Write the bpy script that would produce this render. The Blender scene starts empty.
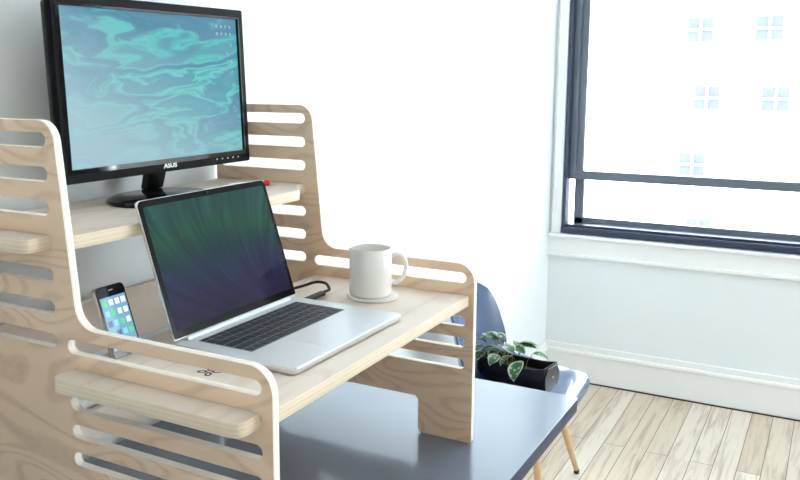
import bpy, bmesh, math, random
from mathutils import Vector, Matrix, Euler
random.seed(7)
PI = math.pi
col = bpy.context.scene.collection
sc = bpy.context.scene

# ------------------------------------------------------------------ helpers
def tag(o, label=None, cat=None, group=None, kind=None):
    if label: o['label'] = label
    if cat: o['category'] = cat
    if group: o['group'] = group
    if kind: o['kind'] = kind
    return o

def empty(name, loc=(0, 0, 0), rz=0.0, label=None, cat=None, group=None, kind=None):
    o = bpy.data.objects.new(name, None); col.objects.link(o)
    o.location = loc; o.rotation_euler = (0, 0, rz); o.empty_display_size = .05
    return tag(o, label, cat, group, kind)

def link_mesh(name, me, mats, parent=None, loc=(0, 0, 0), rot=(0, 0, 0)):
    o = bpy.data.objects.new(name, me); col.objects.link(o)
    if not isinstance(mats, (list, tuple)): mats = [mats]
    if not me.materials:
        for m in mats: me.materials.append(m)
    o.location = loc; o.rotation_euler = rot
    if parent: o.parent = parent
    return o

def obj(name, bm, mats, parent=None, loc=(0, 0, 0), rot=(0, 0, 0), smooth=False):
    bmesh.ops.recalc_face_normals(bm, faces=bm.faces)
    me = bpy.data.meshes.new(name); bm.to_mesh(me); bm.free()
    if smooth:
        for p in me.polygons: p.use_smooth = True
    return link_mesh(name, me, mats, parent, loc, rot)

def autosmooth(o, ang=35):
    me = o.data
    for p in me.polygons: p.use_smooth = True
    bm = bmesh.new(); bm.from_mesh(me)
    for e in bm.edges:
        if len(e.link_faces) == 2:
            e.smooth = e.calc_face_angle(0) < math.radians(ang)
    bm.to_mesh(me); bm.free()
    return o

def add_box(bm, x0, x1, y0, y1, z0, z1, bev=0.0, seg=2):
    vs = [bm.verts.new((x, y, z)) for x in (x0, x1) for y in (y0, y1) for z in (z0, z1)]
    f = [(0, 1, 3, 2), (4, 6, 7, 5), (0, 4, 5, 1), (2, 3, 7, 6), (0, 2, 6, 4), (1, 5, 7, 3)]
    fs = [bm.faces.new([vs[i] for i in q]) for q in f]
    if bev:
        es = list({e for fc in fs for e in fc.edges})
        bmesh.ops.bevel(bm, geom=es, offset=bev, segments=seg, profile=.5, affect='EDGES')
    return bm

def box(x0, x1, y0, y1, z0, z1, bev=0.0, seg=2):
    return add_box(bmesh.new(), x0, x1, y0, y1, z0, z1, bev, seg)

def add_lathe(bm, prof, n=48, cx=0, cy=0):
    rings = []
    for r, z in prof:
        if r < 1e-6:
            rings.append([bm.verts.new((cx, cy, z))])
        else:
            rings.append([bm.verts.new((cx + r * math.cos(2 * PI * k / n), cy + r * math.sin(2 * PI * k / n), z)) for k in range(n)])
    for a, b in zip(rings[:-1], rings[1:]):
        for k in range(n):
            k2 = (k + 1) % n
            if len(a) == 1 and len(b) == 1: continue
            if len(a) == 1: bm.faces.new((a[0], b[k2], b[k]))
            elif len(b) == 1: bm.faces.new((a[k], a[k2], b[0]))
            else: bm.faces.new((a[k], a[k2], b[k2], b[k]))
    return bm

def add_tube(bm, pts, rad, n=10, cap=True):
    pts = [Vector(p) for p in pts]
    rads = rad if isinstance(rad, (list, tuple)) else [rad] * len(pts)
    T0 = (pts[1] - pts[0]).normalized()
    N = T0.orthogonal().normalized()
    rings = []
    for i, p in enumerate(pts):
        T = (pts[min(i + 1, len(pts) - 1)] - pts[max(i - 1, 0)]).normalized()
        N = (N - T * N.dot(T)).normalized(); B = T.cross(N)
        rings.append([bm.verts.new(p + rads[i] * (math.cos(2 * PI * k / n) * N + math.sin(2 * PI * k / n) * B)) for k in range(n)])
    for a, b in zip(rings[:-1], rings[1:]):
        for k in range(n): bm.faces.new((a[k], a[(k + 1) % n], b[(k + 1) % n], b[k]))
    if cap:
        bm.faces.new(rings[0][::-1]); bm.faces.new(rings[-1])
    return bm

def smooth_path(P, n=8):
    P = [Vector(p) for p in P]; out = []
    Q = [P[0] * 2 - P[1]] + P + [P[-1] * 2 - P[-2]]
    for i in range(1, len(Q) - 2):
        for k in range(n):
            t = k / n
            a, b, c, d = Q[i - 1], Q[i], Q[i + 1], Q[i + 2]
            out.append(.5 * ((2 * b) + (c - a) * t + (2 * a - 5 * b + 4 * c - d) * t * t + (3 * b - 3 * c + d - a) * t ** 3))
    out.append(P[-1]); return out

def round_poly(pts, seg=8):
    """pts: (x, y, r) -> list of (x, y) with every corner rounded by r."""
    out = []; n = len(pts)
    for i in range(n):
        p = Vector(pts[i][:2]); r = pts[i][2]
        a = Vector(pts[i - 1][:2]); b = Vector(pts[(i + 1) % n][:2])
        if r <= 0: out.append(tuple(p)); continue
        u = (a - p).normalized(); v = (b - p).normalized()
        ang = u.angle(v); d = r / math.tan(ang / 2)
        c = p + (u + v).normalized() * (r / math.sin(ang / 2))
        s = p + u * d - c; e = p + v * d - c
        a0 = math.atan2(s.y, s.x); a1 = math.atan2(e.y, e.x); da = a1 - a0
        while da > PI: da -= 2 * PI
        while da < -PI: da += 2 * PI
        for k in range(seg + 1):
            t = a0 + da * k / seg
            out.append((c.x + r * math.cos(t), c.y + r * math.sin(t)))
    return out

def stadium(x0, x1, y0, y1, seg=8):
    r = (y1 - y0) / 2 * .999
    return round_poly([(x0, y0, r), (x1, y0, r), (x1, y1, r), (x0, y1, r)], seg)

def plate(name, outer, holes, thick, mats, bev=.0012, mapf=None):
    """flat board: 2D outline with holes, extruded symmetric about 0; mapf maps (u, v, w) to xyz. material 0 faces, 1 edges"""
    cu = bpy.data.curves.new(name, 'CURVE'); cu.dimensions = '2D'; cu.fill_mode = 'BOTH'
    cu.extrude = thick / 2 - bev; cu.bevel_depth = bev; cu.bevel_resolution = 1; cu.offset = -bev
    for loop in [outer] + holes:
        s = cu.splines.new('POLY'); s.points.add(len(loop) - 1); s.use_cyclic_u = True
        for p, q in zip(s.points, loop): p.co = (q[0], q[1], 0, 1)
    tmp = bpy.data.objects.new(name, cu); col.objects.link(tmp)
    dg = bpy.context.evaluated_depsgraph_get()
    me = bpy.data.meshes.new_from_object(tmp.evaluated_get(dg))
    bpy.data.objects.remove(tmp); bpy.data.curves.remove(cu)
    me.name = name; me.materials.clear()
    bm = bmesh.new(); bm.from_mesh(me)
    bmesh.ops.remove_doubles(bm, verts=bm.verts, dist=1e-6)
    bm.normal_update()
    for f in bm.faces: f.material_index = 0 if abs(f.normal.z) > .9 else 1
    if mapf:
        for v in bm.verts: v.co = Vector(mapf(*v.co))
    bmesh.ops.recalc_face_normals(bm, faces=bm.faces)
    for m in mats: me.materials.append(m)
    bm.to_mesh(me); bm.free()
    return me

# ------------------------------------------------------------------ materials
def new_mat(name):
    m = bpy.data.materials.new(name); m.use_nodes = True
    nt = m.node_tree; nt.nodes.clear()
    out = nt.nodes.new('ShaderNodeOutputMaterial'); b = nt.nodes.new('ShaderNodeBsdfPrincipled')
    nt.links.new(b.outputs[0], out.inputs[0]); return m, nt, b

def srgb(r, g, b):
    f = lambda c: (c / 255 / 12.92) if c / 255 <= .04045 else ((c / 255 + .055) / 1.055) ** 2.4
    return (f(r), f(g), f(b), 1)

def N(nt, typ, **kw):
    n = nt.nodes.new(typ)
    for k, v in kw.items():
        if k.startswith('i_'):
            key = k[2:].replace('_', ' ')
            n.inputs[int(key) if key.isdigit() else key].default_value = v
        else: setattr(n, k, v)
    return n

def simple(name, c, rough=.5, metal=0, bump=0, bscale=200, vary=.0, vscale=8, spec=.5, coat=0):
    m, nt, b = new_mat(name)
    b.inputs['Roughness'].default_value = rough; b.inputs['Metallic'].default_value = metal
    b.inputs['Specular IOR Level'].default_value = spec; b.inputs['Coat Weight'].default_value = coat
    tc = N(nt, 'ShaderNodeTexCoord'); no = N(nt, 'ShaderNodeTexNoise', i_Scale=vscale, i_Detail=4.0)
    nt.links.new(tc.outputs['Object'], no.inputs['Vector'])
    mr = N(nt, 'ShaderNodeMix', data_type='RGBA')
    k = 1 - vary
    mr.inputs[6].default_value = (c[0] * k, c[1] * k, c[2] * k, 1); mr.inputs[7].default_value = c
    nt.links.new(no.outputs[0], mr.inputs[0]); nt.links.new(mr.outputs[2], b.inputs['Base Color'])
    if bump:
        n2 = N(nt, 'ShaderNodeTexNoise', i_Scale=bscale, i_Detail=3.0); nt.links.new(tc.outputs['Object'], n2.inputs['Vector'])
        bp = N(nt, 'ShaderNodeBump', i_Strength=bump, i_Distance=.001)
        nt.links.new(n2.outputs[0], bp.inputs['Height']); nt.links.new(bp.outputs[0], b.inputs['Normal'])
    return m

def emis(name, c, s):
    m, nt, b = new_mat(name); b.inputs['Base Color'].default_value = (.01, .01, .01, 1); b.inputs['Roughness'].default_value = .2
    b.inputs['Emission Color'].default_value = c; b.inputs['Emission Strength'].default_value = s; return m

def plywood(name, scale, light, dark, rings=9.0, seed=0.0):
    """rotary cut veneer: contour lines of a stretched noise; `scale` stretches the three axes"""
    m, nt, b = new_mat(name); b.inputs['Roughness'].default_value = .5
    L = nt.links
    tc = N(nt, 'ShaderNodeTexCoord'); mp = N(nt, 'ShaderNodeMapping'); mp.inputs['Scale'].default_value = scale
    mp.inputs['Location'].default_value = (seed, seed * 1.7, seed * .6)
    L.new(tc.outputs['Object'], mp.inputs[0])
    n1 = N(nt, 'ShaderNodeTexNoise', i_Scale=1.0, i_Detail=1.5, i_Roughness=.45, i_Distortion=.5); L.new(mp.outputs[0], n1.inputs['Vector'])
    mu = N(nt, 'ShaderNodeMath', operation='MULTIPLY'); mu.inputs[1].default_value = rings * 6.28; L.new(n1.outputs[0], mu.inputs[0])
    si = N(nt, 'ShaderNodeMath', operation='SINE'); L.new(mu.outputs[0], si.inputs[0])
    mr = N(nt, 'ShaderNodeMapRange'); mr.inputs[1].default_value = .1; mr.inputs[2].default_value = 1.0; mr.inputs[3].default_value = 0; mr.inputs[4].default_value = .55
    L.new(si.outputs[0], mr.inputs[0])
    mp2 = N(nt, 'ShaderNodeMapping'); mp2.inputs['Scale'].default_value = tuple(s * 9 for s in scale); L.new(tc.outputs['Object'], mp2.inputs[0])
    n2 = N(nt, 'ShaderNodeTexNoise', i_Scale=3.0, i_Detail=5.0, i_Roughness=.6); L.new(mp2.outputs[0], n2.inputs['Vector'])
    ml = N(nt, 'ShaderNodeMath', operation='MULTIPLY'); L.new(mr.outputs[0], ml.inputs[0]); L.new(n2.outputs[0], ml.inputs[1])
    n3 = N(nt, 'ShaderNodeTexNoise', i_Scale=2.0, i_Detail=2.0); L.new(mp.outputs[0], n3.inputs['Vector'])
    ad = N(nt, 'ShaderNodeMath', operation='MULTIPLY_ADD'); ad.inputs[1].default_value = .45; L.new(n3.outputs[0], ad.inputs[0]); L.new(ml.outputs[0], ad.inputs[2])
    mx = N(nt, 'ShaderNodeMix', data_type='RGBA'); mx.inputs[6].default_value = light; mx.inputs[7].default_value = dark
    L.new(ad.outputs[0], mx.inputs[0]); L.new(mx.outputs[2], b.inputs['Base Color'])
    bp = N(nt, 'ShaderNodeBump', i_Strength=.12, i_Distance=.0005); L.new(n2.outputs[0], bp.inputs['Height']); L.new(bp.outputs[0], b.inputs['Normal'])
    return m

def ply_edge(name, axis, period, light, dark):
    m, nt, b = new_mat(name); b.inputs['Roughness'].default_value = .55; L = nt.links
    tc = N(nt, 'ShaderNodeTexCoord'); sx = N(nt, 'ShaderNodeSeparateXYZ'); L.new(tc.outputs['Object'], sx.inputs[0])
    mu = N(nt, 'ShaderNodeMath', operation='MULTIPLY'); mu.inputs[1].default_value = 2 * PI / period; L.new(sx.outputs[axis], mu.inputs[0])
    co = N(nt, 'ShaderNodeMath', operation='COSINE'); L.new(mu.outputs[0], co.inputs[0])
    mr = N(nt, 'ShaderNodeMapRange'); mr.inputs[1].default_value = -.3; mr.inputs[2].default_value = .5; L.new(co.outputs[0], mr.inputs[0])
    no = N(nt, 'ShaderNodeTexNoise', i_Scale=60.0, i_Detail=3.0); L.new(tc.outputs['Object'], no.inputs['Vector'])
    ml = N(nt, 'ShaderNodeMath', operation='MULTIPLY'); L.new(mr.outputs[0], ml.inputs[0]); L.new(no.outputs[0], ml.inputs[1])
    mx = N(nt, 'ShaderNodeMix', data_type='RGBA'); mx.inputs[6].default_value = light; mx.inputs[7].default_value = dark
    L.new(ml.outputs[0], mx.inputs[0]); L.new(mx.outputs[2], b.inputs['Base Color']); return m

PLY_L = srgb(246, 219, 191); PLY_D = srgb(188, 154, 122)
M = {}
M['ply_panel'] = plywood('plywood_panel', (1.0, 2.6, 7.0), PLY_L, PLY_D, 20, 3.1)
M['ply_shelf'] = plywood('plywood_shelf', (1.2, 6.0, 1.0), srgb(236, 224, 212), srgb(206, 188, 170), 8, 5.2)
M['edge_panel'] = ply_edge('plywood_edge_panel', 0, .0045, srgb(255, 250, 242), srgb(236, 218, 194))
M['edge_shelf'] = ply_edge('plywood_edge_shelf', 2, .0066, srgb(234, 218, 194), srgb(220, 200, 170))
M['wall'] = simple('wall_paint', srgb(229, 235, 238), .6, bump=.15, bscale=90, vary=.02, vscale=3)
M['wall_far'] = simple('grey_wall_paint', srgb(150, 156, 162), .7, vary=.03)
M['wall_pale'] = simple('pale_wall_paint', srgb(240, 238, 234), .7, vary=.03)
M['trim'] = simple('trim_paint', srgb(238, 240, 240), .4, bump=.05, bscale=60, vary=.03)
M['ceiling'] = simple('ceiling_paint', srgb(240, 240, 240), .8, vary=.02)
M['desk'] = simple('desk_laminate', srgb(104, 120, 140), .22, coat=.6, spec=.8, bump=.03, bscale=600, vary=.03, vscale=20)
M['desk_edge'] = simple('desk_edge_band', srgb(58, 66, 84), .6, spec=.2, vary=.05)
M['steel'] = simple('desk_steel', srgb(70, 74, 80), .4, .6)
M['alu'] = simple('anodised_aluminium', srgb(218, 222, 226), .38, .35, bump=.02, bscale=1500, vary=.02)
M['alu_edge'] = simple('aluminium_edge', srgb(215, 218, 220), .25, .9)
M['key'] = simple('black_keycap', srgb(30, 31, 36), .5, vary=.1)
M['keybed'] = simple('keyboard_well', srgb(112, 120, 134), .5)
M['gloss_black'] = simple('gloss_black_plastic', srgb(14, 14, 16), .12, vary=.1, spec=.4)
M['bezel'] = simple('satin_black_bezel', srgb(9, 9, 11), .5, vary=.1, spec=.1)
M['lid_glass'] = simple('lid_black_glass', srgb(8, 8, 10), .1, spec=.15)
M['black'] = simple('black_plastic', srgb(20, 20, 22), .4, vary=.2)
M['rubber'] = simple('black_rubber', srgb(22, 22, 24), .6, vary=.2)
M['port'] = simple('port_recess', srgb(16, 16, 18), .5)
M['ceramic'] = simple('white_ceramic', srgb(236, 234, 228), .18, vary=.02, coat=.2)
M['coaster'] = simple('white_stone', srgb(232, 228, 222), .5, vary=.06, vscale=60)
M['shell'] = simple('blue_grey_shell', srgb(68, 88, 122), .2, vary=.04, coat=.5)
M['legwood'] = plywood('beech_leg', (30., 30., 3.), srgb(222, 190, 150), srgb(190, 150, 108), 4, 1.0)
M['leather'] = simple('black_leather', srgb(24, 20, 26), .38, bump=.4, bscale=350, vary=.25, vscale=30)
M['brass'] = simple('brass', srgb(214, 178, 110), .25, 1)
M['soil'] = simple('dark_soil', srgb(40, 30, 24), .9, bump=.8, bscale=120, vary=.5)
M['leaf'] = simple('leaf_green', srgb(92, 140, 96), .45, vary=.45, vscale=60, bump=.2)
M['leaf_rim'] = simple('leaf_cream_rim', srgb(214, 226, 202), .45, vary=.12, vscale=60)
M['stem'] = simple('plant_stem', srgb(150, 140, 90), .6, vary=.2)
M['winframe'] = simple('painted_window_frame', srgb(52, 62, 88), .35, vary=.25, vscale=12)
M['sash'] = simple('grey_sash', srgb(98, 108, 122), .35, vary=.15, vscale=12)
M['silver'] = simple('silver_print', srgb(225, 228, 230), .35, .3)
M['engrave'] = simple('burnt_engraving', srgb(86, 66, 44), .8)
M['red'] = simple('red_plastic', srgb(214, 32, 56), .35)
M['white_plastic'] = simple('white_plastic', srgb(235, 235, 233), .35)
M['amber'] = emis('amber_led', (1, .35, .05, 1), 3)
M['facade'] = simple('pale_facade', srgb(225, 226, 228), .8, bump=.2, vary=.05, vscale=.8)
M['facade_win'] = simple('facade_window', srgb(58, 62, 68), .5, spec=.2, vary=.2, vscale=3)

def glass_pane():
    m = bpy.data.materials.new('window_glass'); m.use_nodes = True; nt = m.node_tree; nt.nodes.clear()
    o = nt.nodes.new('ShaderNodeOutputMaterial'); t = nt.nodes.new('ShaderNodeBsdfTransparent'); g = nt.nodes.new('ShaderNodeBsdfGlossy')
    g.inputs['Roughness'].default_value = .02
    fr = nt.nodes.new('ShaderNodeFresnel'); fr.inputs[0].default_value = 1.3; mx = nt.nodes.new('ShaderNodeMixShader')
    nt.links.new(fr.outputs[0], mx.inputs[0]); nt.links.new(t.outputs[0], mx.inputs[1]); nt.links.new(g.outputs[0], mx.inputs[2]); nt.links.new(mx.outputs[0], o.inputs[0]); return m
M['glass'] = glass_pane()

def floor_mat():
    m, nt, b = new_mat('whitewashed_floorboards'); L = nt.links; b.inputs['Roughness'].default_value = .42
    tc = N(nt, 'ShaderNodeTexCoord'); sep = N(nt, 'ShaderNodeSeparateXYZ'); L.new(tc.outputs['Object'], sep.inputs[0])
    br = N(nt, 'ShaderNodeTexBrick', offset=.37, offset_frequency=2, squash=1.0)
    br.inputs['Scale'].default_value = 1.0; br.inputs['Brick Width'].default_value = 1.9; br.inputs['Row Height'].default_value = .084
    br.inputs['Mortar Size'].default_value = .0016; br.inputs['Mortar Smooth'].default_value = .3; br.inputs['Bias'].default_value = 0
    br.inputs['Color1'].default_value = (0, 0, 0, 1); br.inputs['Color2'].default_value = (1, 1, 1, 1); br.inputs['Mortar'].default_value = (.5, .5, .5, 1)
    L.new(tc.outputs['Object'], br.inputs['Vector'])
    base = N(nt, 'ShaderNodeMix', data_type='RGBA'); base.inputs[6].default_value = srgb(208, 192, 170); base.inputs[7].default_value = srgb(230, 220, 204)
    L.new(br.outputs['Color'], base.inputs[0])
    # per plank offset of the grain
    mp = N(nt, 'ShaderNodeMapping'); mp.inputs['Scale'].default_value = (2.2, 30, 1); L.new(tc.outputs['Object'], mp.inputs[0])
    off = N(nt, 'ShaderNodeVectorMath', operation='ADD'); L.new(mp.outputs[0], off.inputs[0])
    cx = N(nt, 'ShaderNodeVectorMath', operation='SCALE'); cx.inputs['Scale'].default_value = 9.0; L.new(br.outputs['Color'], cx.inputs[0]); L.new(cx.outputs[0], off.inputs[1])
    n1 = N(nt, 'ShaderNodeTexNoise', i_Scale=1.3, i_Detail=6.0, i_Roughness=.6, i_Distortion=.6); L.new(off.outputs[0], n1.inputs['Vector'])
    r1 = N(nt, 'ShaderNodeMapRange'); r1.inputs[1].default_value = .47; r1.inputs[2].default_value = .74; r1.inputs[4].default_value = .8; L.new(n1.outputs[0], r1.inputs[0])
    g1 = N(nt, 'ShaderNodeMix', data_type='RGBA'); g1.inputs[7].default_value = srgb(156, 128, 102); L.new(r1.outputs[0], g1.inputs[0]); L.new(base.outputs[2], g1.inputs[6])
    n2 = N(nt, 'ShaderNodeTexNoise', i_Scale=5.0, i_Detail=3.0); L.new(off.outputs[0], n2.inputs['Vector'])
    r2 = N(nt, 'ShaderNodeMapRange'); r2.inputs[1].default_value = .66; r2.inputs[2].default_value = .8; r2.inputs[4].default_value = .55; L.new(n2.outputs[0], r2.inputs[0])
    g2 = N(nt, 'ShaderNodeMix', data_type='RGBA'); g2.inputs[7].default_value = srgb(120, 98, 80); L.new(r2.outputs[0], g2.inputs[0]); L.new(g1.outputs[2], g2.inputs[6])
    g3 = N(nt, 'ShaderNodeMix', data_type='RGBA'); g3.inputs[7].default_value = srgb(104, 90, 78)
    L.new(br.outputs['Fac'], g3.inputs[0]); L.new(g2.outputs[2], g3.inputs[6]); L.new(g3.outputs[2], b.inputs['Base Color'])
    return m
M['floor'] = floor_mat()

# ------------------------------------------------------------------ the room
XL, XW, YF, YW, ZF, ZC = -2.9, 2.558, -3.8, .6276, -.788, 1.95
T = .12
def rect(a, b, c, d): return [(a, c), (b, c), (b, d), (a, d)]
def struct(name, bm, m, parent=None, **kw):
    o = obj(name, bm, m, parent, **kw); o['kind'] = 'structure'; return o
struct('floor', box(XL - T, XW + T, YF - T, YW + T, ZF - .08, ZF), M['floor'])
struct('ceiling', box(XL - T, XW + T, YF - T, YW + T, ZC, ZC + .1), M['ceiling'])
struct('wall_back', box(XL - T, XW + T, YW, YW + T, ZF, ZC), M['wall'])
struct('wall_left', box(XL - T, XL, YF, YW, ZF, ZC), M['wall_pale'])
W3 = (1.2, 2.42); W3Z = (-.05, 1.6)
me = plate('wall_front', rect(XL - T, XW + T, ZF, ZC), [rect(W3[0], W3[1], W3Z[0], W3Z[1])], T, [M['wall_pale'], M['wall_pale']], bev=.0005, mapf=lambda u, v, w: (u, YF - T / 2 + w, v))
link_mesh('wall_front', me, M['wall_pale'])['kind'] = 'structure'
# window wall with two openings
W1 = (-1.05, .565); W2 = (-3.7, -2.95); WZ = (-.046, 1.55)
me = plate('wall_right', rect(YF, YW, ZF, ZC), [rect(W1[0], W1[1], WZ[0], WZ[1]), rect(W2[0], W2[1], WZ[0], WZ[1])], T, [M['wall'], M['wall']], bev=.0005,
           mapf=lambda u, v, w: (XW + T / 2 + w, u, v))
o = link_mesh('wall_right', me, M['wall']); o['kind'] = 'structure'

def window(n, ya, yb):
    w = empty('window_%d' % n, (XW, (ya + yb) / 2, WZ[0]), kind='structure')
    loc = lambda bm: bm
    h = WZ[1] - WZ[0]; hw = (yb - ya) / 2
    # outer frame: left, right, bottom, top bars (dark navy)
    bm = bmesh.new()
    add_box(bm, -.012, .05, hw - .016, hw, 0, h, .002); add_box(bm, -.012, .05, -hw, -hw + .016, 0, h, .002)
    add_box(bm, -.018, .06, -hw, hw, 0, .030, .003); add_box(bm, -.012, .05, -hw, hw, h - .03, h, .002)
    add_box(bm, .0, .075, -hw + .01, hw - .01, .03, .042, .002)
    obj('window_frame', bm, M['winframe'], w)
    a = hw - .016
    # upper sash (grey/navy) down to the meeting rail
    zr0, zr1 = .190 - WZ[0] + .022, .232 - WZ[0] + .022
    bm = bmesh.new()
    for s in (1, -1):
        y0, y1 = sorted((s * a, s * (a - .062)))
        add_box(bm, .050, .085, y0, y1, zr0, h - .03, .002)
        y0, y1 = sorted((s * a, s * (a - .030)))
        add_box(bm, .030, .05, y0, y1, zr1 - .03, h - .03, .002)
    add_box(bm, .04, .085, -a, a, zr0, zr1, .003); add_box(bm, .045, .085, -a, a, h - .08, h - .03, .002)
    us = obj('upper_sash', bm, M['sash'], w)
    obj('pane', box(.066, .070, -a + .06, a - .06, zr1, h - .08), M['glass'], us)
    # lower sash
    bm = bmesh.new()
    for s in (1, -1):
        y0, y1 = sorted((s * (a - .014), s * (a - .060)))
        add_box(bm, .086, .12, y0, y1, .03, zr0 + .02, .002)
    add_box(bm, .086, .12, -a + .02, a - .02, .03, .066, .003)
    ls = obj('lower_sash', bm, M['sash'], w)
    obj('pane', box(.101, .105, -a + .06, a - .06, .066, zr0 + .02), M['glass'], ls)
    return w
window(1, *W1); window(2, *W2)
w3 = empty('window_3', ((W3[0] + W3[1]) / 2, YF, W3Z[0]), kind='structure')  # unseen front window, added for light from the front and the bezel reflection
bm = bmesh.new(); hh = W3Z[1] - W3Z[0]; q = (W3[1] - W3[0]) / 2
for a in (-q, q - .03): add_box(bm, a, a + .03, -.06, .01, 0, hh, .003)
for z in (0, hh * .2, hh - .03): add_box(bm, -q, q, -.06, .01, z, z + .03, .003)
obj('window_frame', bm, M['winframe'], w3)
obj('pane', box(-q + .02, q - .02, -.034, -.03, .02, hh - .02), M['glass'], w3)

# casing, ledge, apron and baseboards
bm = bmesh.new()
add_box(bm, XW - .012, XW, .567, .607, -.05, 1.62, .003); add_box(bm, XW - .018, XW, .602, .611, -.05, 1.62, .003)
struct('trim_1', bm, M['trim'])
bm = bmesh.new(); add_box(bm, XW - .03, XW, YF, YW, -.068, -.05, .004); add_box(bm, XW - .012, XW, YF, YW, -.15, -.068, .002)
add_box(bm, XW - .022, XW, YF, YW, -.163, -.145, .005)
struct('trim_2', bm, M['trim'])
bm = bmesh.new(); add_box(bm, XW - .014, XW, W2[1] + .01, W1[0] - .01, -.05, 1.62, .002); struct('trim_3', bm, M['trim'])
def baseboard(name, f):
    bm = bmesh.new()
    for d0, z0, z1, bv in ((.016, ZF + .006, -.645, .003), (.022, -.652, -.628, .008), (.012, -.63, -.60, .004)):
        f(bm, d0, z0, z1, bv)
    return struct(name, bm, M['trim'])
struct('gap_shade_strip', box(XW - .019, XW, YF, YW, ZF + .0005, ZF + .006), simple('painted_gap_shade', srgb(70, 60, 52), .9))  # solid dark strip, its colour standing in for shade in the floor gap
baseboard('baseboard_right', lambda bm, d, z0, z1, bv: add_box(bm, XW - d, XW, YF, YW, z0, z1, bv))
baseboard('baseboard_back', lambda bm, d, z0, z1, bv: add_box(bm, XL, XW - .024, YW - d, YW, z0, z1, bv))

# building across the street
B = empty('apartment_building', (17, -2, -9), label='pale overexposed building across the street with faint rows of windows, seen through the window', cat='building')
obj('wall', box(0, 6, -13, 16, 0, 12.6), M['facade'], B)
obj('cornice', box(-.35, .0, -13, 16, 12.3, 12.7, .05), M['facade'], B)
for r in range(6):
    for c in range(9):
        if random.random() < .15: continue
        y0 = -6.4 + c * 1.25 + .2 * (r % 2); z0 = 3.6 + r * 1.35
        w = obj('window', box(-.05, .02, y0, y0 + .48, z0, z0 + .46), M['facade_win'], B)
        bm = bmesh.new(); add_box(bm, -.09, -.04, y0 + .21, y0 + .25, z0, z0 + .46); add_box(bm, -.09, -.04, y0, y0 + .48, z0 + .21, z0 + .25)
        obj('glazing_bars', bm, M['facade'], w)

# ------------------------------------------------------------------ desk
D = empty('desk', (-.55, .245, ZF), label='blue-grey desk with a dark edge carrying the plywood stand', cat='desk')
def dk(x, y, z): return (x + .55, y - .245, z - ZF)
def dbox(x0, x1, y0, y1, z0, z1, bev=0, seg=2):
    a = dk(x0, y0, z0); b = dk(x1, y1, z1); return box(a[0], b[0], a[1], b[1], a[2], b[2], bev, seg)
outl = round_poly([(-1.45, -.118, .02), (.346, -.118, .012), (.346, .608, .012), (-1.45, .608, .02)], 5)
me = plate('desktop', outl, [], .030, [M['desk'], M['desk_edge']], .0004, lambda u, v, w: dk(u, v, w - .015))
link_mesh('desktop', me, M['desk'], D)
obj('apron', dbox(-1.30, .20, .02, .04, -.09, -.028, .002), M['steel'], D)
obj('apron', dbox(-1.30, .20, .46, .48, -.09, -.028, .002), M['steel'], D)
for x in (-1.33, .10):
    for y in (.0, .45):
        obj('leg', dbox(x, x + .045, y, y + .045, ZF, -.028, .003), M['steel'], D)

# ------------------------------------------------------------------ plywood stand
W = .6606; TH = .0135
ybk = .615; Ht = .6533; Hf = .3592
S = empty('desk_stand', (-W / 2, .3, 0), label='plywood standing desk riser with two slotted side panels on the desk', cat='desk stand')
prof = [(0, 0, .005), (.1154, 0, .012), (.1154, .0765, .010), (.46, .0765, .02), (.46, 0, .012), (ybk, 0, .006), (ybk, Ht, .03),
        (.3661, Ht, .032), (.3374, Hf, .036), (0, Hf, .036)]
outer = round_poly(prof, 10)
holes = []
for i in range(7):
    zc = .6257 - .0486 * i; holes.append(stadium(.381, .601, zc - .0105, zc + .0105))
for i in range(5):
    zc = .331 - .0429 * i; holes.append(stadium(.017, .3588, zc - .0102, zc + .0102))
OX, OY = -W / 2, .3
for x0 in (-W, 0):
    me = plate('side_panel', outer, holes, TH, [M['ply_panel'], M['edge_panel']], .0008,
               lambda u, v, w: (w, u - OY, v))
    p = link_mesh('side_panel', me, M['ply_panel'], S, loc=(x0 + TH / 2 - OX, 0, 0))
# back brace
bm = box(-W + TH - OX, 0 - OX, .600 - OY, .6145 - OY, .20, .302, .001)
obj('back_brace', bm, M['ply_shelf'], S)
obj('back_brace', box(-W + TH - OX, 0 - OX, .600 - OY, .6145 - OY, .03, .09, .001), M['ply_shelf'], S)

# lower shelf
SZ = .2881; ST = .0196
L_ = -W - .042; R_ = TH + .042
out = round_poly([(-W + TH + .001, .010, .002), (-.001, .010, .002), (-.001, .020, .0), (R_ - .0, .020, .018), (R_, .352, .018), (-.001, .352, 0), (-.001, .359, .002),
                  (-W + TH + .001, .359, .002), (-W + TH + .001, .352, 0), (L_, .352, .018), (L_, .020, .018), (-W + TH + .001, .020, 0)], 6)
PHX, PHY = -.572, .334
hole = rect(PHX - .031, PHX + .031, PHY - .007, PHY + .006)
me = plate('shelf_board', [(x, y) for x, y in out], [hole], ST, [M['ply_shelf'], M['edge_shelf']], .0008)
sh1 = link_mesh('shelf_board', me, M['ply_shelf'], S, loc=(-OX, -OY, SZ))
sh1['label'] = 'wide lower shelf board under the laptop'
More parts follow.
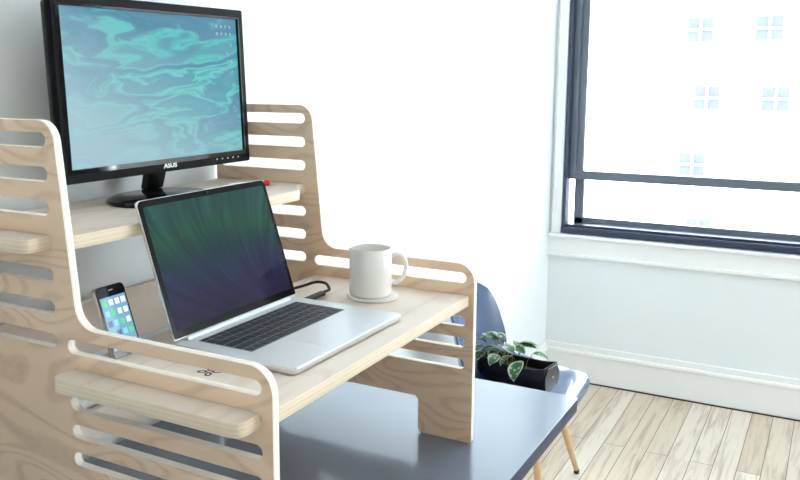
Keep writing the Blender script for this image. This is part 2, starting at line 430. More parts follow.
# engraved four-petal flower mark
bm = bmesh.new()
for k in range(4):
    a = k * PI / 2 + .5; c = Vector((math.cos(a) * .0105, math.sin(a) * .0105, 0))
    ring = []
    for j in range(20):
        t = 2 * PI * j / 20
        for r in (1.0, .5):
            v = Vector((math.cos(t) * .0078 * r, math.sin(t) * .0052 * r, 0)); v.rotate(Euler((0, 0, a)))
            ring.append(bm.verts.new(c + v))
    for j in range(20):
        a0, b0 = ring[2 * j], ring[2 * j + 1]; a1, b1 = ring[(2 * j + 2) % 40], ring[(2 * j + 3) % 40]
        bm.faces.new((a0, a1, b1, b0))
bmesh.ops.solidify(bm, geom=list(bm.faces), thickness=.0004)
obj('engraved_flower_mark', bm, M['engrave'], sh1, loc=(-.573, .172, ST / 2 + .0002))

# upper shelf
UZ = .4798
out = round_poly([(-W + TH + .001, .352, .004), (-.085, .337, .045), (-.030, .384, .03), (-.001, .384, 0),
                  (R_, .384, .014), (R_, .597, .014), (-.001, .597, 0), (-.001, .602, .002), (-W + TH + .001, .602, .002), (-W + TH + .001, .597, 0), (L_, .597, .014), (L_, .384, .014), (-W + TH + .001, .384, 0)], 6)
me = plate('shelf_board', out, [], ST, [M['ply_shelf'], M['edge_shelf']], .0008)
sh2 = link_mesh('shelf_board', me, M['ply_shelf'], S, loc=(-OX, -OY, UZ))
sh2['label'] = 'narrower upper shelf board under the monitor'

# ------------------------------------------------------------------ laptop
STOP = SZ + ST / 2
LX, LY, LW, LD = -.5305, .2775, .325, .226
LB = .0118
Lp = empty('laptop', (LX + LW / 2, LY - LD / 2, STOP), -.0146, label='open silver laptop with black keys and a dark green and purple screen', cat='laptop')
hw, hd = LW / 2, LD / 2
outl = round_poly([(-hw, -hd, .011), (hw, -hd, .011), (hw, hd, .008), (-hw, hd, .008)], 6)
me = plate('base', outl, [], LB - .002, [M['alu'], M['alu_edge']], .0012, lambda u, v, w: (u, v, w + .002 + (LB - .002) / 2))
base = link_mesh('base', me, M['alu'], Lp)
for sx in (-1, 1):
    for sy in (-1, 1):
        bm = add_lathe(bmesh.new(), [(0, 0), (.006, 0), (.007, .0025), (0, .0025)], 20, sx * (hw - .025), sy * (hd - .022))
        obj('foot', bm, M['rubber'], base)
# keyboard
kx0, kx1, ky1, ky0 = -hw + .031, hw - .031, hd - .026, hd - .128
kb = obj('keyboard', box(kx0 - .001, kx1 + .001, ky0 - .001, ky1 + .001, LB - .0006, LB + .0002, 0), M['keybed'], Lp)
rows = [[1] * 14, [1] * 13 + [1.5], [1.5] + [1] * 13, [1.75] + [1] * 11 + [1.75], [2.25] + [1] * 10 + [2.25], [1, 1, 1, 1.25, 5, 1.25, 1, 1, 1, 1]]
rh = (ky1 - ky0) / 5.6; y = ky1; kmesh = {}
for ri, row in enumerate(rows):
    h = rh * .6 if ri == 0 else rh
    tot = sum(row); x = kx0; u = (kx1 - kx0) / tot
    for wk in row:
        w_ = wk * u
        key = (round(w_, 5), round(h, 5))
        if key not in kmesh:
            b_ = box(-w_ / 2 + .0016, w_ / 2 - .0016, -h / 2 + .0016, h / 2 - .0016, 0, .0010, .0004, 1)
            kmesh[key] = obj('key', b_, M['key'], kb, loc=(x + w_ / 2, y - h / 2, LB + .0002))
        else:
            c = kmesh[key].copy(); col.objects.link(c); c.parent = kb; c.location = (x + w_ / 2, y - h / 2, LB + .0002)
        x += w_
    y -= h
tp = obj('trackpad', box(-.053, .053, -hd + .006, -hd + .082, LB - .0004, LB + .0003, .0002, 1), simple('trackpad_glass', srgb(212, 217, 222), .3, .35), Lp)
# ports along the left side
for yy, l_, hh in ((.083, .010, .003), (.064, .008, .0042), (.050, .008, .0042), (.034, .013, .005), (.017, .004, .004), (.006, .002, .002), (-.000, .002, .002)):
    obj('port', box(-hw - .0003, -hw + .002, yy - l_ / 2, yy + l_ / 2, .0078 - hh / 2, .0078 + hh / 2, .0006, 1), M['port'], base)
# lid
tilt = .3193
hinge = obj('hinge', add_tube(bmesh.new(), [(-hw + .025, hd - .006, LB + .001), (hw - .025, hd - .006, LB + .001)], .0042, 16), M['alu'], Lp)  # aluminium colour stands in for the base's reflection on a black hinge
LH = .2245
lid_l = round_poly([(-hw, .002, .002), (hw, .002, .002), (hw, LH, .008), (-hw, LH, .008)], 6)
def lidmap(u, v, w):   # v runs up the lid, w towards the back
    c, s = math.cos(tilt), math.sin(tilt)
    return (u, hd - .006 + v * s + w * c, LB + .002 + v * c - w * s)
me = plate('lid', lid_l, [], .0045, [M['alu'], M['alu_edge']], .0008, lambda u, v, w: lidmap(u, v, w + .0045 / 2 + .0012))
lid = link_mesh('lid', me, M['alu'], Lp)
bz = round_poly([(-hw + .0012, .004, .002), (hw - .0012, .004, .002), (hw - .0012, LH - .0012, .010), (-hw + .0012, LH - .0012, .010)], 6)
me = plate('screen_bezel', bz, [], .0012, [M['lid_glass'], M['black']], .0002, lambda u, v, w: lidmap(u, v, w + .0006))
link_mesh('screen_bezel', me, M['lid_glass'], lid)

def laptop_wallpaper():
    m, nt, b = new_mat('laptop_wallpaper'); L = nt.links
    b.inputs['Base Color'].default_value = (.008, .008, .01, 1); b.inputs['Roughness'].default_value = .06; b.inputs['Specular IOR Level'].default_value = .12
    tc = N(nt, 'ShaderNodeTexCoord'); uv = tc.outputs['UV']
    sp = N(nt, 'ShaderNodeSeparateXYZ'); L.new(uv, sp.inputs[0])
    # polar fan of fine streaks around a point below the lower right corner
    sub = N(nt, 'ShaderNodeVectorMath', operation='SUBTRACT'); sub.inputs[1].default_value = (.92, -.22, 0); L.new(uv, sub.inputs[0])
    s2 = N(nt, 'ShaderNodeSeparateXYZ'); L.new(sub.outputs[0], s2.inputs[0])
    at = N(nt, 'ShaderNodeMath', operation='ARCTAN2'); L.new(s2.outputs[1], at.inputs[0]); L.new(s2.outputs[0], at.inputs[1])
    le = N(nt, 'ShaderNodeVectorMath', operation='LENGTH'); L.new(sub.outputs[0], le.inputs[0])
    cb = N(nt, 'ShaderNodeCombineXYZ')
    m1 = N(nt, 'ShaderNodeMath', operation='MULTIPLY_ADD'); m1.inputs[1].default_value = .35; L.new(le.outputs['Value'], m1.inputs[0]); L.new(at.outputs[0], m1.inputs[2])
    m2 = N(nt, 'ShaderNodeMath', operation='MULTIPLY'); m2.inputs[1].default_value = 15; L.new(m1.outputs[0], m2.inputs[0]); L.new(m2.outputs[0], cb.inputs[0]); L.new(le.outputs['Value'], cb.inputs[1])
    n1 = N(nt, 'ShaderNodeTexNoise', i_Scale=1.0, i_Detail=5.0, i_Roughness=.65, i_Distortion=.7); L.new(cb.outputs[0], n1.inputs['Vector'])
    n0 = N(nt, 'ShaderNodeTexNoise', i_Scale=2.2, i_Detail=1.0); L.new(uv, n0.inputs['Vector'])
    ad = N(nt, 'ShaderNodeMath', operation='MULTIPLY_ADD'); ad.inputs[1].default_value = .28; L.new(n0.outputs[0], ad.inputs[0]); L.new(sp.outputs[1], ad.inputs[2])
    rp = N(nt, 'ShaderNodeValToRGB'); L.new(ad.outputs[0], rp.inputs[0]); e = rp.color_ramp.elements
    e[0].position = .12; e[0].color = srgb(38, 30, 66); e[1].position = 1.05; e[1].color = srgb(52, 104, 96)
    for pos, c in ((.36, (46, 44, 92)), (.52, (42, 60, 96)), (.66, (36, 78, 84)), (.86, (44, 108, 84))):
        x = rp.color_ramp.elements.new(pos); x.color = srgb(*c)
    rr = N(nt, 'ShaderNodeMapRange'); rr.inputs[1].default_value = .25; rr.inputs[2].default_value = .75; rr.inputs[3].default_value = .45; rr.inputs[4].default_value = 1.6; L.new(n1.outputs[0], rr.inputs[0])
    sc_ = N(nt, 'ShaderNodeVectorMath', operation='SCALE'); L.new(rp.outputs[0], sc_.inputs[0]); L.new(rr.outputs[0], sc_.inputs['Scale'])
    L.new(sc_.outputs[0], b.inputs['Emission Color']); b.inputs['Emission Strength'].default_value = LAPTOP_E
    return m

def teal_wallpaper():
    m, nt, b = new_mat('monitor_wallpaper'); L = nt.links
    b.inputs['Base Color'].default_value = (.01, .012, .014, 1); b.inputs['Roughness'].default_value = .3; b.inputs['Specular IOR Level'].default_value = .15
    tc = N(nt, 'ShaderNodeTexCoord'); uv = tc.outputs['UV']
    mp = N(nt, 'ShaderNodeMapping'); mp.inputs['Rotation'].default_value = (0, 0, -.70); mp.inputs['Scale'].default_value = (1.0, 2.3, 1); mp.inputs['Location'].default_value = (2.3, .7, 0); L.new(uv, mp.inputs[0])
    nw = N(nt, 'ShaderNodeTexNoise', i_Scale=1.7, i_Detail=2.0); L.new(mp.outputs[0], nw.inputs['Vector'])
    wv = N(nt, 'ShaderNodeVectorMath', operation='MULTIPLY_ADD'); wv.inputs[1].default_value = (.9, .9, 0); L.new(nw.outputs['Color'], wv.inputs[0]); L.new(mp.outputs[0], wv.inputs[2])
    n1 = N(nt, 'ShaderNodeTexNoise', i_Scale=1.6, i_Detail=6.0, i_Roughness=.55, i_Distortion=.5); L.new(wv.outputs[0], n1.inputs['Vector'])
    rp = N(nt, 'ShaderNodeValToRGB'); L.new(n1.outputs[0], rp.inputs[0]); e = rp.color_ramp.elements
    e[0].position = .28; e[0].color = srgb(92, 142, 170); e[1].position = .74; e[1].color = srgb(70, 122, 156)
    for pos, c in ((.38, (84, 168, 184)), (.425, (96, 208, 206)), (.455, (88, 150, 178)), (.52, (76, 140, 170)), (.555, (78, 186, 190)), (.575, (110, 216, 212)), (.60, (84, 158, 180)), (.66, (88, 176, 188))):
        x = rp.color_ramp.elements.new(pos); x.color = srgb(*c)
    sp = N(nt, 'ShaderNodeSeparateXYZ'); L.new(uv, sp.inputs[0])
    g = N(nt, 'ShaderNodeMath', operation='MULTIPLY_ADD'); g.inputs[1].default_value = .75; L.new(sp.outputs[0], g.inputs[0]); L.new(sp.outputs[1], g.inputs[2])
    g2 = N(nt, 'ShaderNodeMath', operation='MULTIPLY_ADD'); g2.inputs[1].default_value = .5; L.new(n1.outputs[0], g2.inputs[0]); L.new(g.outputs[0], g2.inputs[2])
    gr = N(nt, 'ShaderNodeMapRange'); gr.inputs[1].default_value = .55; gr.inputs[2].default_value = 1.45; gr.inputs[3].default_value = .85; gr.inputs[4].default_value = 0; L.new(g2.outputs[0], gr.inputs[0])
    mx = N(nt, 'ShaderNodeMix', data_type='RGBA'); L.new(rp.outputs[0], mx.inputs[6]); mx.inputs[7].default_value = srgb(178, 214, 224)
    L.new(gr.outputs[0], mx.inputs[0])
    L.new(mx.outputs[2], b.inputs['Emission Color']); b.inputs['Emission Strength'].default_value = MONITOR_E
    return m

LAPTOP_E, MONITOR_E = .32, .58
M['lap_wall'] = laptop_wallpaper(); M['mon_wall'] = teal_wallpaper()

def screen_quad(name, u0, u1, v0, v1, f, mat, parent, thick=.0004):
    """thin slab mapped by f(u, v, w), front face at w=-thick with 0..1 UVs"""
    bm = bmesh.new(); uvl = bm.loops.layers.uv.new('UVMap')
    vs = {}
    for i, u in enumerate((u0, u1)):
        for j, v in enumerate((v0, v1)):
            for k, w in enumerate((-thick, 0)):
                vs[i, j, k] = bm.verts.new(f(u, v, w))
    def face(keys):
        fc = bm.faces.new([vs[k] for k in keys])
        for lp, k in zip(fc.loops, keys): lp[uvl].uv = (k[0], k[1])
    face([(0, 0, 0), (1, 0, 0), (1, 1, 0), (0, 1, 0)]); face([(0, 0, 1), (0, 1, 1), (1, 1, 1), (1, 0, 1)])
    face([(0, 0, 0), (0, 0, 1), (1, 0, 1), (1, 0, 0)]); face([(0, 1, 0), (1, 1, 0), (1, 1, 1), (0, 1, 1)])
    face([(0, 0, 0), (0, 1, 0), (0, 1, 1), (0, 0, 1)]); face([(1, 0, 0), (1, 0, 1), (1, 1, 1), (1, 1, 0)])
    return obj(name, bm, mat, parent)
screen_quad('display', -hw + .010, hw - .010, .016, LH - .0115, lambda u, v, w: lidmap(u, v, w), M['lap_wall'], lid)
obj('camera_dot', add_lathe(bmesh.new(), [(0, 0), (.0018, 0), (.0018, .0004), (0, .0004)], 12), M['port'], lid, loc=lidmap(0, LH - .006, -.0004), rot=(PI / 2 - tilt, 0, 0))
# magnetic power plug at the rear of the left side, with its cord running off behind the stand
c_ = empty('power_cord', (LX - .004, LY - .027, STOP), label='silver power plug with an amber light at the left side of the laptop', cat='power cord')
obj('plug', box(-.010, .0, -.008, .008, .004, .0115, .0015), M['alu_edge'], c_)
obj('charge_light', box(-.007, -.005, -.0084, -.0076, .0075, .0090), M['amber'], c_)
obj('cord', add_tube(bmesh.new(), smooth_path([(-.009, .004, .0078), (-.016, .02, .007), (-.020, .05, .0022), (-.012, .085, .0022)]), .0018, 8), M['white_plastic'], c_)

# display cable looping from the right rear corner of the laptop
cb_ = empty('display_cable', (-.150, .262, STOP), label='short black cable looping up beside the right rear corner of the laptop', cat='cable')
Q = [(-.150, .247, .010), (-.128, .246, .0105), (-.118, .252, .012), (-.102, .270, .015), (-.104, .292, .015), (-.128, .310, .009), (-.160, .330, .004), (-.22, .333, .004)]
pts = smooth_path([(x + .150, y - .262, z) for x, y, z in Q])
obj('cord', add_tube(bmesh.new(), pts, .0028, 10), M['rubber'], cb_)
obj('connector', box(-.056, .002, -.022, -.009, .0045, .0125, .002), M['rubber'], cb_)
cb2 = obj('charging_cable', add_tube(bmesh.new(), smooth_path([(-.20, .306, .003), (-.15, .313, .003), (-.10, .325, .003), (-.05, .338, .003)]), .0018, 8), M['white_plastic'], loc=(0, 0, STOP - .001))
tag(cb2, 'thin white cable lying on the lower shelf behind the black cable loop', 'cable')

# ------------------------------------------------------------------ mug and coaster
MX, MY = -.099, .166
bm = add_lathe(bmesh.new(), [(0, 0), (.045, 0), (.0482, .0015), (.0485, .005), (.047, .0068), (0, .0068)], 64, 0, 0)
o = autosmooth(obj('coaster', bm, M['coaster'], loc=(MX, MY, STOP))); tag(o, 'round white coaster under the white mug', 'coaster')
Mg = empty('mug', (MX - .005, MY + .002, STOP + .0068), -1.045, label='white ceramic mug with a round handle standing on a coaster on the lower shelf', cat='mug')
Rm, Hm = .0400, .0905
bm = add_lathe(bmesh.new(), [(0, .002), (.034, .002), (.036, .0), (.0385, .0012), (Rm, .005), (Rm, Hm - .002), (Rm - .0012, Hm), (Rm - .0032, Hm - .001), (Rm - .0038, Hm - .006), (Rm - .004, .009), (Rm - .008, .0065), (0, .0065)], 72)
autosmooth(obj('body', bm, M['ceramic'], Mg), 50)
hp = [(Rm - .002, 0, .074), (Rm + .010, 0, .0775), (Rm + .022, 0, .071), (Rm + .027, 0, .055), (Rm + .023, 0, .036), (Rm + .010, 0, .024), (Rm - .002, 0, .0255)]
bm = add_tube(bmesh.new(), smooth_path(hp), .0042, 14)
for v in bm.verts: v.co.y *= 1.35
obj('handle', bm, M['ceramic'], Mg, smooth=True)

# ------------------------------------------------------------------ phone
th = .33
P_ = empty('phone', (PHX, PHY, STOP), label='black smartphone with coloured app icons, propped upright in the shelf groove left of the laptop', cat='phone')
c, s = math.cos(th), math.sin(th)
def pm(u, v, w): return (u, (v - .008) * s + w * c, (v - .008) * c - w * s)
pl = round_poly([(-.0293, 0, .008), (.0293, 0, .008), (.0293, .1152, .008), (-.0293, .1152, .008)], 6)
body = link_mesh('body', plate('body', pl, [], .0085, [M['black'], M['alu_edge']], .001, lambda u, v, w: pm(u, v, w)), M['alu_edge'], P_)
pl2 = round_poly([(-.0282, .0012, .007), (.0282, .0012, .007), (.0282, .114, .007), (-.0282, .114, .007)], 6)
link_mesh('front_glass', plate('front_glass', pl2, [], .0008, [M['gloss_black'], M['gloss_black']], .0001, lambda u, v, w: pm(u, v, w - .0046)), M['gloss_black'], P_)
scr = screen_quad('display', -.0252, .0252, .0175, .098, lambda u, v, w: pm(u, v, w - .0050), emis('phone_wallpaper', srgb(112, 160, 196), .85), P_)
ic = [(90, 200, 120), (235, 240, 245), (120, 200, 245), (235, 235, 235), (70, 90, 130), (220, 230, 235), (90, 180, 110), (240, 240, 240), (60, 120, 200), (230, 230, 240)]
icm = [emis('phone_icon_%d' % i, srgb(*q), .95) for i, q in enumerate(ic[:7])]
k = 0
for r in range(5):
    for q in range(4):
        u = -.0183 + q * .0122; v = .089 - r * .0158
        if r == 4: v -= .002
        screen_quad('app_icon', u - .0040, u + .0040, v - .0045, v + .0045, lambda u, v, w: pm(u, v, w - .0055), icm[(k * 5 + r * 3) % 7], scr, .0002); k += 1
obj('earpiece', box(-.004, .004, -.0004, .0004, -.0006, .0006), M['alu_edge'], P_, loc=pm(0, .1075, -.0051), rot=(-th, 0, 0))

# ------------------------------------------------------------------ monitor
mt = .0419; maz = -.0342
Mo = empty('monitor', (-.2673, .5214, UZ + ST / 2), maz, label='black widescreen monitor showing teal and blue swirls on the upper shelf', cat='monitor')
MZ = .6929 - (UZ + ST / 2)
c2, s2_ = math.cos(mt), math.sin(mt)
def mm(u, v, w): return (u, v * s2_ + w * c2, MZ + v * c2 - w * s2_)   # w>0 = backwards
sw, shh = .449 / 2, .268 / 2
bl, bt, bb = .0165, .019, .0235
fr = round_poly([(-sw - bl, -shh - bb, .004), (sw + bl, -shh - bb, .004), (sw + bl, shh + bt, .004), (-sw - bl, shh + bt, .004)], 4)
hole = rect(-sw, sw, -shh, shh)
link_mesh('bezel', plate('bezel', fr, [hole], .016, [M['bezel'], M['bezel']], .0015, lambda u, v, w: mm(u, v, w + .004)), M['bezel'], Mo)
bk = bmesh.new(); add_box(bk, -sw - .012, sw + .012, .0115, .030, -shh - .014, shh + .012, .008, 3)
for v in bk.verts: v.co = Vector(mm(v.co.x, v.co.z, v.co.y))
hs = obj('rear_housing', bk, M['black'], Mo)
bk = bmesh.new(); add_box(bk, -.12, .12, .028, .048, -.11, .07, .012, 3)
for v in bk.verts: v.co = Vector(mm(v.co.x, v.co.z, v.co.y))
obj('rear_bulge', bk, M['black'], hs)
rim = round_poly([(-sw - .0085, -shh - .0085, .001), (sw + .0035, -shh - .0085, .001), (sw + .0035, shh + .004, .001), (-sw - .0085, shh + .004, .001)], 2)
M['rim'] = simple('polished_black_rim', srgb(12, 12, 14), .05, spec=.6, coat=.8)
link_mesh('inner_rim', plate('inner_rim', rim, [hole], .0012, [M['rim'], M['rim']], .0002, lambda u, v, w: mm(u, v, w - .0045)), M['rim'], Mo)
dsp = screen_quad('display', -sw, sw, -shh, shh, lambda u, v, w: mm(u, v, w + .0015), M['mon_wall'], Mo)
icn = emis('desktop_icon', srgb(150, 194, 212), .55)
for (u, v) in [(.985 - .03 * i, .94 - .055 * j) for i in range(1, 5) for j in range(2)] + [(.955, .80), (.925, .74), (.955, .68), (.955, .60), (.955, .44), (.925, .38), (.955, .34)]:
    a, b_ = -sw + u * 2 * sw, -shh + v * 2 * shh
    screen_quad('desktop_icon', a - .0026, a + .0026, b_ - .0026, b_ + .0026, lambda u, v, w: mm(u, v, w + .0009), icn, dsp, .0002)
# brand lettering
def text_mesh(name, body, size, mat, parent, f, bold=.0):
    cu = bpy.data.curves.new(name, 'FONT'); cu.body = body; cu.size = size; cu.align_x = 'CENTER'; cu.align_y = 'CENTER'; cu.extrude = .0002; cu.offset = bold; cu.space_character = 1.05
    tmp = bpy.data.objects.new(name, cu); col.objects.link(tmp)
    me = bpy.data.meshes.new_from_object(tmp.evaluated_get(bpy.context.evaluated_depsgraph_get()))
    bpy.data.objects.remove(tmp)
    for v in me.vertices: v.co = Vector(f(v.co.x, v.co.y, -v.co.z))
    me.materials.clear()
    return link_mesh(name, me, mat, parent)
M['logo'] = simple('white_print', srgb(235, 238, 240), .4)
text_mesh('lettering', 'ASUS', .0125, M['logo'], Mo, lambda x, y, z: mm(x * 1.15 + .004, y - shh - .0125, z - .0043), .0006)
for k in range(5):
    u = sw - .088 + k * .0165
    bm = bmesh.new(); add_box(bm, u - .0015, u + .0015, -.0003, .0002, -shh - .0135, -shh - .0110)
    for v in bm.verts: v.co = Vector(mm(v.co.x, v.co.z, v.co.y - .0042))
    obj('button_mark', bm, M['silver'], Mo)
# stand: disc foot and leaning neck
bm = add_lathe(bmesh.new(), [(0, 0), (.104, 0), (.107, .003), (.105, .008), (.095, .0115), (0, .014)], 72)
for v in bm.verts: v.co.y = v.co.y * .80
autosmooth(obj('base_disc', bm, M['gloss_black'], Mo, loc=(-.050, -.038, 0)))
bm = bmesh.new()
vs = []
for (x0, x1, y0, y1, z) in ((-.018, .024, .030, .050, .010), (-.018, .026, .022, .042, .04), (-.016, .028, .014, .034, .10), (-.014, .028, .016, .036, .16)):
    vs.append([bm.verts.new(p) for p in ((x0, y0, z), (x1, y0, z), (x1, y1, z), (x0, y1, z))])
for a, b_ in zip(vs[:-1], vs[1:]):
    for i in range(4): bm.faces.new((a[i], a[(i + 1) % 4], b_[(i + 1) % 4], b_[i]))
bm.faces.new(vs[0][::-1]); bm.faces.new(vs[-1])
bmesh.ops.bevel(bm, geom=[e for e in bm.edges], offset=.002, segments=2, affect='EDGES')
obj('neck', bm, M['gloss_black'], Mo)

# red-capped pen on upper shelf
R = empty('marker_pen', (-.078, .447, UZ + ST / 2), 2.45, label='small white pen with a red cap lying at the right end of the upper shelf', cat='pen')
obj('barrel', add_tube(bmesh.new(), [(.002, 0, .0052), (.055, 0, .0052), (.059, 0, .0052)], [.005, .005, .003], 16), M['white_plastic'], R, smooth=False)
obj('cap', add_tube(bmesh.new(), [(-.026, 0, .0056), (-.024, 0, .0056), (.004, 0, .0056)], [.004, .0056, .0056], 16), M['red'], R)

# ------------------------------------------------------------------ chair
CH = empty('shell_chair', (1.27, .315, ZF), .04, label='blue-grey moulded shell chair with pale wooden legs beyond the end of the desk', cat='chair')
def lerp_table(tab, t):
    for (a, va), (b, vb) in zip(tab[:-1], tab[1:]):
        if t <= b:
            k = (t - a) / (b - a); k = k * k * (3 - 2 * k) if False else k
            return [x + (y - x) * k for x, y in zip(va, vb)]
    return list(tab[-1][1])
# centre line (y, z), half width, side lift, side forward wrap
tab = [(0.0, (-.178, .380, .150, .0, .0)), (.05, (-.185, .402, .200, .002, .0)), (.10, (-.170, .416, .225, .006, 0)), (.22, (-.10, .412, .240, .014, 0)), (.38, (-.01, .406, .238, .034, .0)),
       (.50, (.08, .404, .232, .052, .0)), (.58, (.145, .418, .230, .060, .018)), (.66, (.190, .465, .228, .030, .055)), (.75, (.213, .540, .226, .010, .072)), (.86, (.235, .655, .215, -.004, .062)),
       (.94, (.250, .735, .190, -.014, .045)), (1.0, (.256, .775, .125, -.022, .02))]
bm = bmesh.new(); grid = []
NT, NS = 48, 24
for i in range(NT + 1):
    t = i / NT; y, z, hwid, lift, wrap = lerp_table(tab, t); row = []
    for j in range(NS + 1):
        s_ = -1 + 2 * j / NS
        sx = math.sin(s_ * PI / 2 * .92) / math.sin(PI / 2 * .92)
        q = abs(sx) ** 2.6
        row.append(bm.verts.new((hwid * sx, y - wrap * q, z + lift * q)))
    grid.append(row)
for i in range(NT):
    for j in range(NS): bm.faces.new((grid[i][j], grid[i][j + 1], grid[i + 1][j + 1], grid[i + 1][j]))
for _ in range(2): bmesh.ops.smooth_vert(bm, verts=bm.verts, factor=.5, use_axis_x=True, use_axis_y=True, use_axis_z=True)
bmesh.ops.recalc_face_normals(bm, faces=bm.faces)
bmesh.ops.solidify(bm, geom=list(bm.faces), thickness=.009)
obj('shell', bm, M['shell'], CH, smooth=True)
def leg(tx, ty, fx, fy):
    bm = add_tube(bmesh.new(), [(tx, ty, .375), (tx + (fx - tx) * .5, ty + (fy - ty) * .5, .19), (fx, fy, .012), (fx, fy, .008)], [.0125, .0135, .0095, .006], 16)
    l_ = obj('leg', bm, M['legwood'], CH, smooth=True)
    obj('foot_cap', add_lathe(bmesh.new(), [(0, 0), (.010, 0), (.011, .016), (0, .016)], 16, fx, fy), M['black'], l_)
LG = [(-.13, -.08, -.15, -.12), (.13, -.08, .30, -.135), (-.13, .13, -.20, .21), (.13, .13, .24, .20)]
for a in LG: leg(*a)
bm = bmesh.new()
for (a, b_) in ((0, 3), (1, 2), (0, 1), (2, 3)):
    A, Bq = LG[a], LG[b_]
    add_tube(bm, [(A[0], A[1], .372), (Bq[0], Bq[1], .372)], .005, 8)
    k = .45
    add_tube(bm, [(A[0] + (A[2] - A[0]) * k, A[1] + (A[3] - A[1]) * k, .21), (Bq[0], Bq[1], .366)], .0035, 8)
add_box(bm, -.11, .11, -.085, .115, .372, .386, .003)
obj('leg_brace', bm, M['black'], CH)

# ------------------------------------------------------------------ plant in a folded black leather holder
PZ = ZF + .405 + .014
PL = empty('potted_plant', (1.30, .345, PZ), -1.72, label='variegated leafy plant in a folded black leather holder on the chair seat', cat='plant')
Lh = .125
bm = bmesh.new(); rings = []
nseg = 15
for i, x in enumerate([-Lh, -Lh * .7, -Lh * .3, 0, Lh * .3, Lh * .7, Lh]):
    row = []
    for j in range(nseg + 1):
        a = PI * 1.06 * j / nseg - PI * .03
        e_ = abs(x) / Lh
        r = .058 * (1 - .10 * e_ ** 3)
        row.append(bm.verts.new((x, -math.cos(a) * r, .058 - math.sin(a) * .058 + (.012 * e_ ** 3 if j in (0, nseg) else 0) + (.02 if j in (0, nseg) else 0))))
    rings.append(row)
for a, b_ in zip(rings[:-1], rings[1:]):
    for j in range(nseg): bm.faces.new((a[j], a[j + 1], b_[j + 1], b_[j]))
for rr_ in (rings[0], rings[-1]): bm.faces.new(rr_)
bmesh.ops.recalc_face_normals(bm, faces=bm.faces)
bmesh.ops.solidify(bm, geom=list(bm.faces), thickness=.003)
hold = obj('planter', bm, M['leather'], PL, smooth=False)
for s_ in (-1, 1):
    fl = round_poly([(-.050, .018, .012), (.050, .018, .012), (.056, .062, .006), (.036, .092, .004), (-.036, .092, .004), (-.056, .062, .006)], 4)
    me = plate('end_flap', fl, [], .004, [M['leather'], M['leather']], .0008, lambda u, v, w: (s_ * (Lh + .006) + w, u, v))
    link_mesh('end_flap', me, M['leather'], hold)
    bm = bmesh.new(); add_tube(bm, [(s_ * (Lh + .008), 0, .056), (s_ * (Lh + .0115), 0, .056)], [.0055, .0045], 16)
    obj('stud', bm, M['brass'], hold)
obj('soil', box(-Lh + .012, Lh - .012, -.044, .044, .030, .058, .006), M['soil'], PL)
def make_leaf(L_, W_, curl):
    bm = bmesh.new(); nu, nv = 12, 8; g = []
    for i in range(nu + 1):
        t = i / nu; w_ = W_ * (math.sin(PI * (t ** .85)) ** .7) * .5 + .0004
        row = []
        for j in range(nv + 1):
            s_ = -1 + 2 * j / nv
            row.append(bm.verts.new((t * L_, s_ * w_, curl * L_ * (t - 1.25 * t * t) + .10 * W_ * (s_ * s_) * (1 if curl > -2 else 0) + random.uniform(-.0003, .0003))))
        g.append(row)
    for i in range(nu):
        for j in range(nv):
            f = bm.faces.new((g[i][j], g[i][j + 1], g[i + 1][j + 1], g[i + 1][j]))
            f.material_index = 1 if j in (0, nv - 1) or i >= nu - 1 or i == 0 or random.random() < .06 else 0
            f.smooth = True
    bmesh.ops.solidify(bm, geom=list(bm.faces), thickness=.0007)
    return bm
LV = []
for i in range(13):
    x = random.uniform(-.11, .0); a = random.uniform(0, 2 * PI)
    LV.append((x, random.uniform(-.025, .025), a, random.uniform(.1, 1.0), random.uniform(.05, .072)))
for i in range(6):
    LV.append((random.uniform(-.09, .02), random.uniform(-.02, .02), random.uniform(-2.8, -.6), random.uniform(.0, .5), random.uniform(.05, .065)))
LV += [(.035, -.03, -1.45, -.35, .085), (-.09, -.03, -2.2, -.1, .07), (-.10, -.01, -2.8, .2, .07), (.03, .0, .3, .35, .06), (-.05, -.03, -1.6, .1, .06)]
for (x, y, a, up, l_) in LV:
    z0 = .050; st = .055 + .04 * max(0, up)
    d = Vector((math.cos(a), math.sin(a), 0))
    p1 = Vector((x, y, z0)) + d * .022 + Vector((0, 0, st))
    lf = obj('leaf', make_leaf(l_, l_ * random.uniform(.60, .74), .5), [M['leaf'], M['leaf_rim']], PL, loc=p1, rot=(random.uniform(-.3, .3), -up * .55 + .35, a))
    s0 = obj('stem', add_tube(bmesh.new(), smooth_path([(x, y, z0), tuple(Vector((x, y, z0)) + d * .006 + Vector((0, 0, st * .6))), tuple(p1)], 4), .0013, 6), M['stem'], PL)

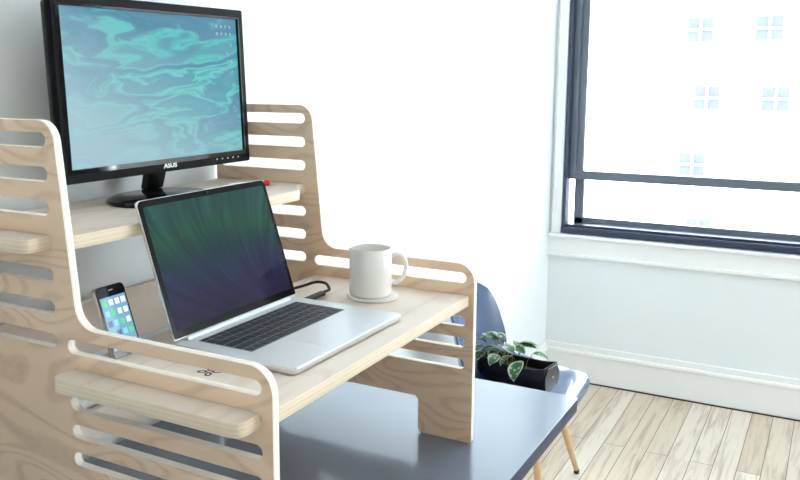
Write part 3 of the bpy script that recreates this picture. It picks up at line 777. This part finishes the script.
# ------------------------------------------------------------------ light and camera
wd = bpy.data.worlds.new('sky'); sc.world = wd; wd.use_nodes = True
bg = wd.node_tree.nodes['Background']; bg.inputs[0].default_value = (.84, .94, 1.0, 1); bg.inputs[1].default_value = 12.0
for n, (a, b_) in enumerate((W1, W2, W3)):
    l = bpy.data.lights.new('sky_portal', 'AREA'); l.shape = 'RECTANGLE'; l.size = WZ[1] - WZ[0]; l.size_y = b_ - a; l.cycles.is_portal = True
    lo = bpy.data.objects.new('sky_portal', l); col.objects.link(lo); lo.location = (XW + .14, (a + b_) / 2, (WZ[0] + WZ[1]) / 2); lo.rotation_euler = (0, PI / 2, 0)
    if n == 2: l.size = W3Z[1] - W3Z[0]; l.size, l.size_y = b_ - a, W3Z[1] - W3Z[0]; lo.location = ((a + b_) / 2, YF - .13, (W3Z[0] + W3Z[1]) / 2); lo.rotation_euler = (PI / 2, 0, 0)
su = bpy.data.lights.new('sun', 'SUN'); su.energy = 4; su.angle = .01; su.color = (1, .97, .92)
so = bpy.data.objects.new('sun', su); col.objects.link(so); so.rotation_euler = Vector((-.75, -.25, .62)).to_track_quat('Z', 'Y').to_euler()

cam = bpy.data.cameras.new('camera'); co = bpy.data.objects.new('camera', cam); col.objects.link(co)
f, cx, cy = 846.617, 354.646, 216.308
C = Vector((-1.4698, -.5821, .7160)); az, pit, roll = .5214, .1665, -.0014
ca, sa, cp, sp_ = math.cos(az), math.sin(az), math.cos(pit), math.sin(pit)
F = Vector((ca * cp, sa * cp, -sp_)); Rv = Vector((sa, -ca, 0)); U = Rv.cross(F)
cr, sr = math.cos(roll), math.sin(roll); R2 = cr * Rv + sr * U; U2 = -sr * Rv + cr * U
co.matrix_world = Matrix(((R2.x, U2.x, -F.x, C.x), (R2.y, U2.y, -F.y, C.y), (R2.z, U2.z, -F.z, C.z), (0, 0, 0, 1)))
cam.sensor_width = 36; cam.lens = f * 36 / 800; cam.shift_x = (400 - cx) / 800; cam.shift_y = -(240 - cy) / 800
cam.clip_start = .05; cam.clip_end = 200
sc.camera = co
vs_ = sc.view_settings; vs_.view_transform = 'Standard'; vs_.look = 'None'; vs_.exposure = 0.55; vs_.gamma = 1; vs_.use_curve_mapping = False
sc.cycles.max_bounces = 10; sc.cycles.diffuse_bounces = 7; sc.cycles.transparent_max_bounces = 12
